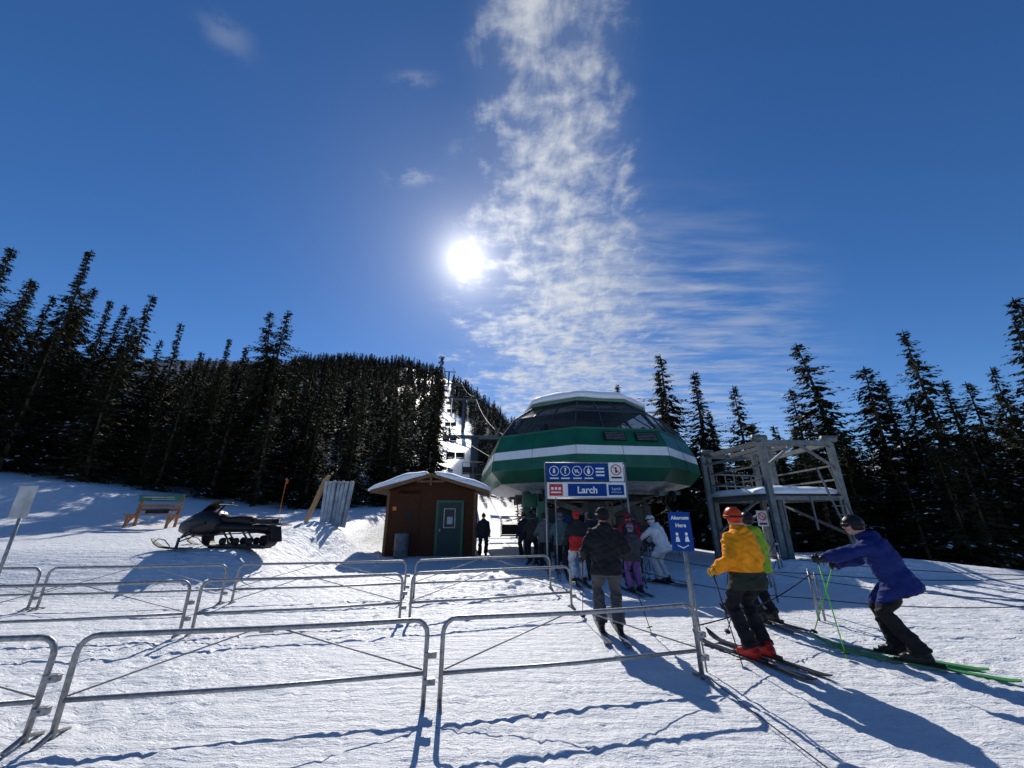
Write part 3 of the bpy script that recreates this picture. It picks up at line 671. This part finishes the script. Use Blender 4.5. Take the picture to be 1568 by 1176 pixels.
# ---------------------------------------------------------------- people
def ik(a,b_,l1,l2,pole):
    a=Vector(a);b_=Vector(b_);d=b_-a;L=min(d.length,(l1+l2)*.995); dn=d.normalized()
    x=(l1*l1-l2*l2+L*L)/(2*L); h=math.sqrt(max(l1*l1-x*x,0)); p=Vector(pole); p=(p-dn*p.dot(dn)).normalized()
    return a+dn*x+p*h, a+dn*L
def glove(mb,c,side,mi=0):
    c=Vector(c)
    mb.ell(c+Vector((side*.028,0,0)),(.022,.045,.05),mi,10,7)
    for k in range(4):
        z=.036-.024*k; ln=[.92,1.,.96,.8][k]
        pts=[(side*.028,.035,z),(side*.012,.052*ln+.006,z),(-side*.016,.046*ln,z-.002),(-side*.026,.018,z-.004),(-side*.014,-.004,z-.004)]
        mb.tube([c+Vector(p) for p in pts],[.0125,.0125,.0115,.011,.009],mi,8,True)
    mb.tube([c+Vector(p) for p in ((side*.03,-.03,.02),(side*.008,-.036,.036),(-side*.014,-.022,.042),(-side*.022,.0,.038))],[.016,.015,.013,.010],mi,8,True)
    mb.tube([c+Vector((side*.03,-.02,0)),c+Vector((side*.034,-.085,-.0))],[.034,.05],mi,10)
def person(loc,yaw,jk,pk,boot=(.03,.03,.03),helm=(.02,.02,.02),jk2=None,j2z=.1,lean=.06,crouch=0.,hands=None,tips=None,h=1.78,vox=.02,skis=True,ski_col=(.05,.05,.06),pole_col=(.03,.03,.03),head_yaw=0.,head_pitch=0.,beanie=False,gl=(.02,.02,.02),stag=0.,skil=1.68,bulk=1.08,hood=True,gog=(.01,.01,.012)):
    e=empty('skier',(loc[0],loc[1],gz(*loc)+.01),yaw,h/1.84)
    P=Vector((0,-.03-.16*crouch,.99-.13*crouch))
    cl,sl=math.cos(lean),math.sin(lean)
    T=lambda p: P+Vector((p[0],p[1]*cl+p[2]*sl,-p[1]*sl+p[2]*cl))
    rings=[]
    for z,rx,ry in [(-.20,.195,.155),(-.18,.215,.172),(-.1,.218,.172),(0,.208,.160),(.06,.205,.158),(.12,.212,.165),(.22,.218,.165),(.34,.222,.160),(.43,.210,.148),(.49,.165,.125),(.54,.105,.10),(.585,.085,.09)]:
        bk=bulk if z<.5 else 1.
        rings.append([T((rx*bk*math.cos(a),ry*bk*math.sin(a)+(-.012 if z>.2 else 0),z)) for a in np.linspace(0,2*math.pi,19)[:-1]])
    mb=MB(); mb.loft(rings,0,True)
    if hood: mb.ell(T((0,-.105,.50)),(.12,.07,.085),0,12,8)
    if hands is None: hands=[(-.30,.30,1.02),(.30,.30,1.02)]
    arms=[];legs=[]
    for i,s_ in enumerate((-1,1)):
        sh=T((s_*.180,0,.425)); el,wr=ik(sh,hands[i],.30,.28,(s_*.5,-.7,-.6)); arms+=[(sh,el),(el,wr)]
        mb.tube([sh+Vector((-s_*.05,0,.0)),sh,sh.lerp(el,.5),el,el.lerp(wr,.45),wr.lerp(el,.1),wr],[r_*bulk for r_ in(.075,.088,.078,.070,.066,.056,.044)],0,14,True)
        hp=P+Vector((s_*.098,0,-.03)); ak=Vector((s_*.13,-s_*stag,.20)); kn,ak2=ik(hp,ak,.42,.42,(s_*.15,1,0))
        legs.append((kn,ak)); foot_top=Vector((s_*.13,-s_*stag-.03,.135))
        mb.tube([hp+Vector((0,0,.05)),hp,hp.lerp(kn,.5),kn,kn.lerp(ak,.4),kn.lerp(ak,.85),ak,foot_top],[.10,.122,.110,.090,.090,.092,.096,.098],0,14)
        mb.ell(hp+Vector((0,-.06,-.0)),(.10,.10,.11),0)
    mb.tube([T((0,0,.5)),T((0,.01,.64))],[.07,.06],0,12,True)
    tmp=mb.obj('tmp',[]); rm=tmp.modifiers.new('r','REMESH'); rm.mode='VOXEL'; rm.voxel_size=vox; rm.use_smooth_shade=True
    smo=tmp.modifiers.new('s','SMOOTH'); smo.iterations=2; smo.factor=.5
    dg=bpy.context.evaluated_depsgraph_get(); me=D.meshes.new_from_object(tmp.evaluated_get(dg)); me.name='body'
    D.objects.remove(tmp)
    n=len(me.vertices); co=np.empty(n*3); me.vertices.foreach_get('co',co); co=co.reshape(-1,3)
    no=np.empty(n*3); me.vertices.foreach_get('normal',no); no=no.reshape(-1,3)
    o_=loc[0]*7
    fold=fbm(co[:,0]*5+co[:,1]*6+o_,co[:,2]*15-co[:,0]*6,3)
    ridg=-np.abs(fbm(co[:,0]*4-co[:,1]*5+o_+3,co[:,2]*11+co[:,0]*8,2))
    co=co+no*(fold*.055+ridg*.08+.008)[:,None]; me.vertices.foreach_set('co',co.ravel())
    nf=len(me.polygons); ce=np.empty(nf*3); me.polygons.foreach_get('center',ce); ce=ce.reshape(-1,3)
    def sd(p,a,b_):
        a=np.array(a);b_=np.array(b_);d=b_-a; t_=np.clip(((p-a)@d)/(d@d),0,1); return np.linalg.norm(p-(a+t_[:,None]*d),axis=1)
    da=np.min([sd(ce,a,b_) for a,b_ in arms],axis=0)
    q=ce-np.array(P); zt=q[:,1]*sl+q[:,2]*cl
    mi=np.where((zt>-.19),0,1)
    mi=np.where((mi==0)&(zt<j2z)&(da>.105),2,mi)
    mi=np.where((da<.105)&(ce[:,2]>.6)&(zt>-.4),0,mi)
    mi=np.where((mi==2)&(jk2 is None),0,mi)
    mi=np.where((zt>.60)&(da>.1),3,mi)
    me.materials.clear()
    for m in (cloth(jk),cloth(pk),cloth(jk2 or jk),SKIN): me.materials.append(m)
    me.polygons.foreach_set('material_index',mi.astype(np.int32)); me.polygons.foreach_set('use_smooth',[True]*nf); me.update()
    o=D.objects.new('body',me); col.objects.link(o); o.parent=e
    hd=empty('head'); hd.parent=e; hd.location=T((0,.03,.70)); hd.rotation_euler=(-lean*.5-head_pitch,0,head_yaw)
    mb=MB(); mb.ell((0,.0,0),(.074,.092,.115),0,16,12); mb.ell((0,.03,-.07),(.05,.055,.045),0,12,8); mb.tube([(0,.085,.015),(0,.108,-.02),(0,.09,-.028)],[.009,.015,.011],0,8,True)
    for s_ in(-1,1): mb.ell((s_*.078,-.005,-.01),(.01,.02,.032),0,8,6); mb.ell((s_*.03,.082,.012),(.013,.008,.008),1,8,6)
    mb.tube([(-.022,.086,-.055),(0,.092,-.057),(.022,.086,-.055)],.005,2,6)
    mb.obj('face',[SKIN,WHITEP,REDP],hd)
    mb=MB()
    if beanie:
        mb.ell((0,-.012,.035),(.092,.108,.105),0,18,8,z0=-.25); mb.tube([(.094*math.cos(a),-.012+.11*math.sin(a),.015) for a in np.linspace(0,6.283,21)],.014,0,8); mb.ell((0,-.015,.145),(.025,.025,.025),0,10,6)
        mb.ell((0,-.05,-.02),(.078,.06,.07),1,12,8)
    else:
        mb.ell((0,-.012,.03),(.108,.128,.118),0,20,10,z0=-.1); mb.ell((0,-.035,-.005),(.100,.096,.085),0,18,8,z0=-.85,z1=.4)
        for k in(-1,0,1): mb.box((k*.035,-.02,.142),(.014,.11,.016),1)
        mb.tube([(.111*math.cos(a),-.012+.131*math.sin(a),.02+.012*math.sin(a)) for a in np.linspace(0,6.283,23)],.012,1,6)
    rr=[]
    for a in np.linspace(math.pi*.18,math.pi*.82,9): rr.append((.088*math.cos(a),.102*math.sin(a)+.004,.018))
    mb.tube(rr,[.018]+[.03]*7+[.018],2,8,True)
    mb.obj('beanie' if beanie else 'helmet',[cloth(helm,.35),BLACK,cloth(gog,.2)],hd)
    for i,s_ in enumerate((-1,1)):
        wr=arms[i*2+1][1]
        dirv=(wr-arms[i*2+1][0]); yw=math.atan2(-dirv.x,dirv.y)
        tip=None
        if tips: tip=Vector(tips[i])
        go=D.objects.new('hand',None); col.objects.link(go); go.parent=e; go.location=wr+dirv.normalized()*.055
        if tip is not None:
            ax_=(go.location-tip).normalized(); xh=Vector((math.cos(yw),math.sin(yw),0)); yh=ax_.cross(xh).normalized(); xh=yh.cross(ax_)
            go.rotation_euler=Matrix((xh,yh,ax_)).transposed().to_euler()
        else: go.rotation_euler=(0,0,yw)
        mb=MB(); glove(mb,(0,0,0),s_); mb.obj('glove',[cloth(gl)],go)
        if tip is not None:
            L=(go.location-tip).length
            mb=MB(); mb.tube([(0,0,.07),(0,0,.05),(0,0,-.07)],[.012,.017,.014],1,8); mb.tube([(0,0,-.06),(0,0,-L)],[.009,.006],0,8); mb.tube([(0,0,-L+.06),(0,0,-L+.07)],.045,1,12)
            mb.tube([(0,0,.06),(.03*s_,-.06,-.02),(.02*s_,-.05,-.08)],.005,1,6)
            mb.obj('ski_pole',[cloth(pole_col,.4),BLACK],go)
    for i,s_ in enumerate((-1,1)):
        ft=Vector((s_*.13,-s_*stag,0))
        bo=D.objects.new('foot',None); col.objects.link(bo); bo.parent=e; bo.location=ft
        mb=MB(); rg=[]
        for y,w_,z0,z1_ in((-.125,.032,.045,.10),(-.11,.042,.04,.15),(-.05,.046,.04,.18),(.03,.047,.04,.17),(.09,.050,.04,.13),(.15,.048,.04,.11),(.19,.034,.045,.09)):
            rg.append([(w_*sx_,y,z) for sx_,z in((-1,z0),(1,z0),(1,z0*.3+z1_*.7),(.55,z1_),(-.55,z1_),(-1,z0*.3+z1_*.7))])
        mb.loft(rg,0,True); mb.tube([(0,-.05,.10),(0,-.045,.2)],[.06,.062],0,12)
        for zb_,yb in((.14,.085),(.16,.045)): mb.box((0,yb,zb_),(.085,.03,.014),1)
        mb.obj('ski_boot',[cloth(boot,.35),BLACK],bo)
        if skis:
            mb=MB(); rg=[]; Lh=skil
            for k in range(19):
                t_=k/18; y=-.45*Lh+Lh*t_; w_=.042+.014*(2*t_-1)**2+(.004 if t_>.5 else 0)
                if t_>.93: w_*=1-((t_-.93)/.07)**2*.85
                if t_<.04: w_*=.6+t_*10
                z=.012+(.11*((t_-.86)/.14)**1.7 if t_>.86 else 0)+(.02*((.06-t_)/.06) if t_<.06 else 0)
                rg.append([(-w_,y,z),(w_,y,z),(w_,y,z+.012),(-w_,y,z+.012)])
            mb.loft(rg,0); mb.box((0,.2,.035),(.055,.09,.035),1); mb.box((0,-.15,.04),(.06,.11,.045),1); mb.box((0,.03,.028),(.05,.2,.008),1)
            mb.obj('ski',[cloth(ski_col,.35),BLACK],bo)
    return e
R=math.radians
# yellow jacket
person((3.06,5.60),R(22),(.80,.28,.008),(.012,.012,.016),boot=(.36,.010,.010),helm=(.50,.045,.01),jk2=(.022,.030,.022),j2z=.02,lean=.04,h=1.80,vox=.014,bulk=1.2,
       hands=[(-.36,.14,1.02),(.34,.24,1.0)],tips=[(-.42,-.1,.0),(.50,.9,0)],gl=(.55,.28,.03),ski_col=(.03,.03,.035),head_yaw=R(-14),gog=(.5,.12,.02))
person((4.22,7.3),R(15),(.22,.38,.03),(.015,.015,.02),helm=(.02,.02,.02),lean=.05,h=1.74,vox=.02,ski_col=(.04,.04,.05),hands=[(-.3,.28,1.0),(.34,.28,1.0)],tips=[(-.4,.5,0),(.45,.2,0)])
# blue jacket on green poles
person((4.84,5.50),R(46),(.010,.022,.13),(.012,.012,.014),boot=(.03,.03,.03),helm=(.012,.012,.015),lean=.40,crouch=.36,h=1.80,vox=.014,bulk=1.14,
       hands=[(-.34,.66,1.14),(.30,.52,1.04)],tips=[(-.45,.58,0),(.52,1.05,0)],pole_col=(.12,.6,.04),ski_col=(.05,.25,.05),gl=(.02,.02,.02),stag=-.1,head_yaw=R(14),head_pitch=-.15)
# black jacket, grey trousers
person((1.5,6.75),R(-5),(.014,.015,.018),(.075,.075,.08),helm=(.012,.012,.014),lean=.05,h=1.82,vox=.015,bulk=1.16,hands=[(-.34,.20,1.05),(.35,.20,1.05)],tips=[(-.36,.75,0),(.62,.05,0)],ski_col=(.12,.14,.18),head_yaw=R(15),stag=.05)
person((1.72,10.9),R(5),(.02,.02,.025),(.50,.51,.54),helm=(.5,.02,.02),jk2=(.40,.02,.02),j2z=.16,h=1.80,vox=.022,lean=.05,hands=[(-.3,.25,1.0),(.3,.25,1.0)],tips=[(-.5,.1,0),(.5,.1,0)])
person((2.85,9.9),R(10),(.04,.04,.05),(.22,.10,.30),helm=(.2,.17,.25),h=1.5,vox=.022,hands=[(-.3,.25,1.0),(.3,.25,1.0)],tips=[(-.5,.3,0),(.5,.3,0)])
person((3.2,11.3),R(-8),(.35,.015,.02),(.02,.02,.025),helm=(.15,.02,.03),jk2=(.02,.02,.025),j2z=.5,h=1.78,vox=.022,lean=.08,hands=[(-.3,.25,1.0),(.3,.25,1.0)],tips=[(-.5,.3,0),(.5,.3,0)])
person((3.95,11.1),R(38),(.58,.61,.66),(.46,.48,.52),helm=(.5,.52,.56),lean=.42,crouch=.35,h=1.80,vox=.02,hands=[(-.27,.62,1.0),(.3,.56,1.0)],tips=[(-.4,.5,0),(.4,.5,0)])
for (loc,yw,jk,pk,hm) in [((1.55,13.2),-5,(.05,.10,.11),(.03,.03,.04),(.1,.1,.11)),((1.15,14.4),8,(.10,.11,.12),(.02,.02,.03),(.02,.02,.02)),((2.5,13.4),0,(.02,.03,.08),(.02,.02,.02),(.2,.2,.22)),((3.1,14.6),12,(.03,.03,.03),(.03,.03,.03),(.02,.02,.02)),((4.2,14.2),-8,(.08,.02,.02),(.03,.03,.04),(.02,.02,.02)),((2.0,16.2),14,(.03,.04,.05),(.02,.02,.03),(.03,.03,.03)),((2.35,12.2),-12,(.015,.02,.025),(.03,.03,.035),(.02,.02,.02)),((3.75,12.9),6,(.02,.02,.05),(.02,.02,.02),(.04,.04,.05)),((.75,15.6),-10,(.04,.03,.03),(.02,.02,.03),(.03,.03,.03))]:
    person(loc,R(yw),jk,pk,helm=hm,h=1.77,vox=.028)
person((.5,17.),R(160),(.02,.02,.03),(.02,.02,.02),helm=(.2,.03,.02),h=1.78,vox=.028,skis=False,hands=[(-.28,.1,.9),(.28,.1,.9)])
person((-1.25,17.9),R(190),(.025,.025,.03),(.02,.02,.02),helm=(.03,.03,.03),h=1.76,vox=.028,skis=False,beanie=True,hands=[(-.26,.08,.88),(.26,.08,.88)])

# ---------------------------------------------------------------- light, sky
az=math.radians(-8.25); el=math.radians(36.4)
S=Vector((math.sin(az)*math.cos(el),math.cos(az)*math.cos(el),math.sin(el)))
sl=D.lights.new('sun','SUN'); sl.energy=4.6; sl.angle=R(.5); sl.color=(1,.95,.87)
so=D.objects.new('sun',sl); col.objects.link(so); so.rotation_euler=S.to_track_quat('Z','Y').to_euler(); so.location=(0,0,60)
W=D.worlds.new('World'); scene.world=W; W.use_nodes=True; t=W.node_tree; t.nodes.clear()
def N(ty,**k):
    n=t.nodes.new(ty)
    for a,b_ in k.items(): setattr(n,a,b_)
    return n
def put(s_,v):
    if isinstance(v,bpy.types.NodeSocket): t.links.new(v,s_)
    elif v is not None: s_.default_value=v
def Mt(op,a,b_=None,c=None,cl=False):
    n=N('ShaderNodeMath',operation=op); n.use_clamp=cl; put(n.inputs[0],a); put(n.inputs[1],b_)
    if c is not None: put(n.inputs[2],c)
    return n.outputs[0]
def MR(v,a,b_,c=0.,d=1.,smt=True):
    n=N('ShaderNodeMapRange'); n.interpolation_type='SMOOTHSTEP' if smt else 'LINEAR'; put(n.inputs[0],v)
    for i,x in enumerate((a,b_,c,d)): n.inputs[i+1].default_value=x
    return n.outputs[0]
sky=N('ShaderNodeTexSky'); sky.sky_type='NISHITA'; sky.sun_disc=False; sky.sun_elevation=el; sky.sun_rotation=az; sky.altitude=2000; sky.air_density=1.; sky.dust_density=.25; sky.ozone_density=3.
tc=N('ShaderNodeTexCoord'); nv=N('ShaderNodeVectorMath',operation='NORMALIZE'); t.links.new(tc.outputs['Generated'],nv.inputs[0])
sp=N('ShaderNodeSeparateXYZ'); t.links.new(nv.outputs[0],sp.inputs[0]); x,y,z=sp.outputs
zc=Mt('MAXIMUM',z,.03); px=Mt('DIVIDE',x,zc); py=Mt('DIVIDE',y,zc)
cb=N('ShaderNodeCombineXYZ'); put(cb.inputs[0],px); put(cb.inputs[1],py); pv=cb.outputs[0]
def wn(sc,det,rg,dist,scale=(1,1,1),off=(0,0,0),rot=0.):
    m=N('ShaderNodeMapping'); m.inputs['Scale'].default_value=scale; m.inputs['Location'].default_value=off; m.inputs['Rotation'].default_value=(0,0,rot); t.links.new(pv,m.inputs['Vector'])
    n=N('ShaderNodeTexNoise'); n.inputs['Scale'].default_value=sc; n.inputs['Detail'].default_value=det; n.inputs['Roughness'].default_value=rg; n.inputs['Distortion'].default_value=dist
    t.links.new(m.outputs[0],n.inputs['Vector']); return n.outputs['Fac']
big=wn(3.4,3,.5,.1); fine=wn(10.,8,.60,.25,(1.,1.3,1),(0,0,0),.4); fib=wn(6.,8,.62,.5,(2.2,.8,1),(5,2,0),-.5); streak=wn(4.,8,.60,.3,(.5,2.0,1),(3,1,0),.12)
ratio=Mt('DIVIDE',x,Mt('MAXIMUM',y,.05))
front=MR(y,.0,.15)
dev=Mt('ABSOLUTE',Mt('SUBTRACT',Mt('ADD',ratio,Mt('MULTIPLY',Mt('SUBTRACT',big,.5),.35)),.15))
band=Mt('MULTIPLY',MR(dev,.42,.04),front)
b2=Mt('MULTIPLY',MR(Mt('ABSOLUTE',Mt('SUBTRACT',ratio,.42)),.66,.05),MR(py,.8,1.7))
tex=Mt('ADD',Mt('ADD',Mt('MULTIPLY',fine,.42),Mt('MULTIPLY',fib,.30)),Mt('MULTIPLY',big,.28))
dens=Mt('MULTIPLY',MR(Mt('ADD',tex,Mt('MULTIPLY',Mt('SUBTRACT',band,1.),.15)),.385,.64),MR(band,.0,.35))
d2=Mt('MULTIPLY',Mt('MULTIPLY',b2,MR(streak,.32,.76)),.58)
tot=Mt('SUBTRACT',1.,Mt('MULTIPLY',Mt('SUBTRACT',1.,Mt('MULTIPLY',dens,.88)),Mt('SUBTRACT',1.,d2)))
haze=Mt('MULTIPLY',band,.11); tot=Mt('ADD',tot,haze)
for (cx,cy,rx,ry,am) in ((-.63,.557,.045,.04,.16),(-.314,.93,.07,.03,.3),(-.236,.647,.045,.015,.3),(-.275,1.83,.05,.12,.5)):
    dd=Mt('ADD',Mt('POWER',Mt('DIVIDE',Mt('SUBTRACT',px,cx),rx),2.),Mt('POWER',Mt('DIVIDE',Mt('SUBTRACT',py,cy),ry),2.))
    tot=Mt('ADD',tot,Mt('MULTIPLY',Mt('MULTIPLY',Mt('EXPONENT',Mt('MULTIPLY',dd,-1.)),MR(fine,.42,.64)),am))
tot=Mt('MINIMUM',tot,1.)
tot=Mt('MULTIPLY',tot,MR(z,.02,.12))
dt=N('ShaderNodeVectorMath',operation='DOT_PRODUCT'); t.links.new(nv.outputs[0],dt.inputs[0]); dt.inputs[1].default_value=S
ang=Mt('ARCCOSINE',Mt('MINIMUM',dt.outputs['Value'],1.))
glow=Mt('ADD',Mt('MULTIPLY',Mt('EXPONENT',Mt('DIVIDE',ang,-.030)),28.),Mt('MULTIPLY',Mt('EXPONENT',Mt('DIVIDE',ang,-.12)),3.8))
disc=Mt('MULTIPLY',MR(ang,.032,.022),30.)
cbri=Mt('ADD',6.4,Mt('MULTIPLY',Mt('EXPONENT',Mt('DIVIDE',ang,-.3)),5.))
cc=N('ShaderNodeCombineXYZ'); put(cc.inputs[0],Mt('MULTIPLY',cbri,.93)); put(cc.inputs[1],Mt('MULTIPLY',cbri,.98)); put(cc.inputs[2],Mt('MULTIPLY',cbri,1.06))
hs=N('ShaderNodeHueSaturation'); hs.inputs['Saturation'].default_value=1.22; hs.inputs['Value'].default_value=1.14; t.links.new(sky.outputs[0],hs.inputs['Color'])
tn=N('ShaderNodeVectorMath',operation='MULTIPLY'); t.links.new(hs.outputs[0],tn.inputs[0]); tn.inputs[1].default_value=(.88,.92,1.04)
mx=N('ShaderNodeMix',data_type='RGBA'); put(mx.inputs['Factor'],tot); t.links.new(tn.outputs[0],mx.inputs['A']); t.links.new(cc.outputs[0],mx.inputs['B'])
gs=Mt('ADD',glow,disc); gc=N('ShaderNodeCombineXYZ'); put(gc.inputs[0],gs); put(gc.inputs[1],Mt('MULTIPLY',gs,.95)); put(gc.inputs[2],Mt('MULTIPLY',gs,.82))
ad=N('ShaderNodeVectorMath',operation='ADD'); t.links.new(mx.outputs['Result'],ad.inputs[0]); t.links.new(gc.outputs[0],ad.inputs[1])
bg=N('ShaderNodeBackground'); bg.inputs['Strength'].default_value=.088; t.links.new(ad.outputs[0],bg.inputs['Color'])
ow=N('ShaderNodeOutputWorld'); t.links.new(bg.outputs[0],ow.inputs[0])

# ---------------------------------------------------------------- camera
cam=D.cameras.new('camera'); cam.sensor_width=36; cam.lens=13.52; cam.clip_end=5000; cam.clip_start=.05
co=D.objects.new('camera',cam); co.location=(0,0,1.7); co.rotation_euler=(R(90+18.75),0,0); col.objects.link(co); scene.camera=co
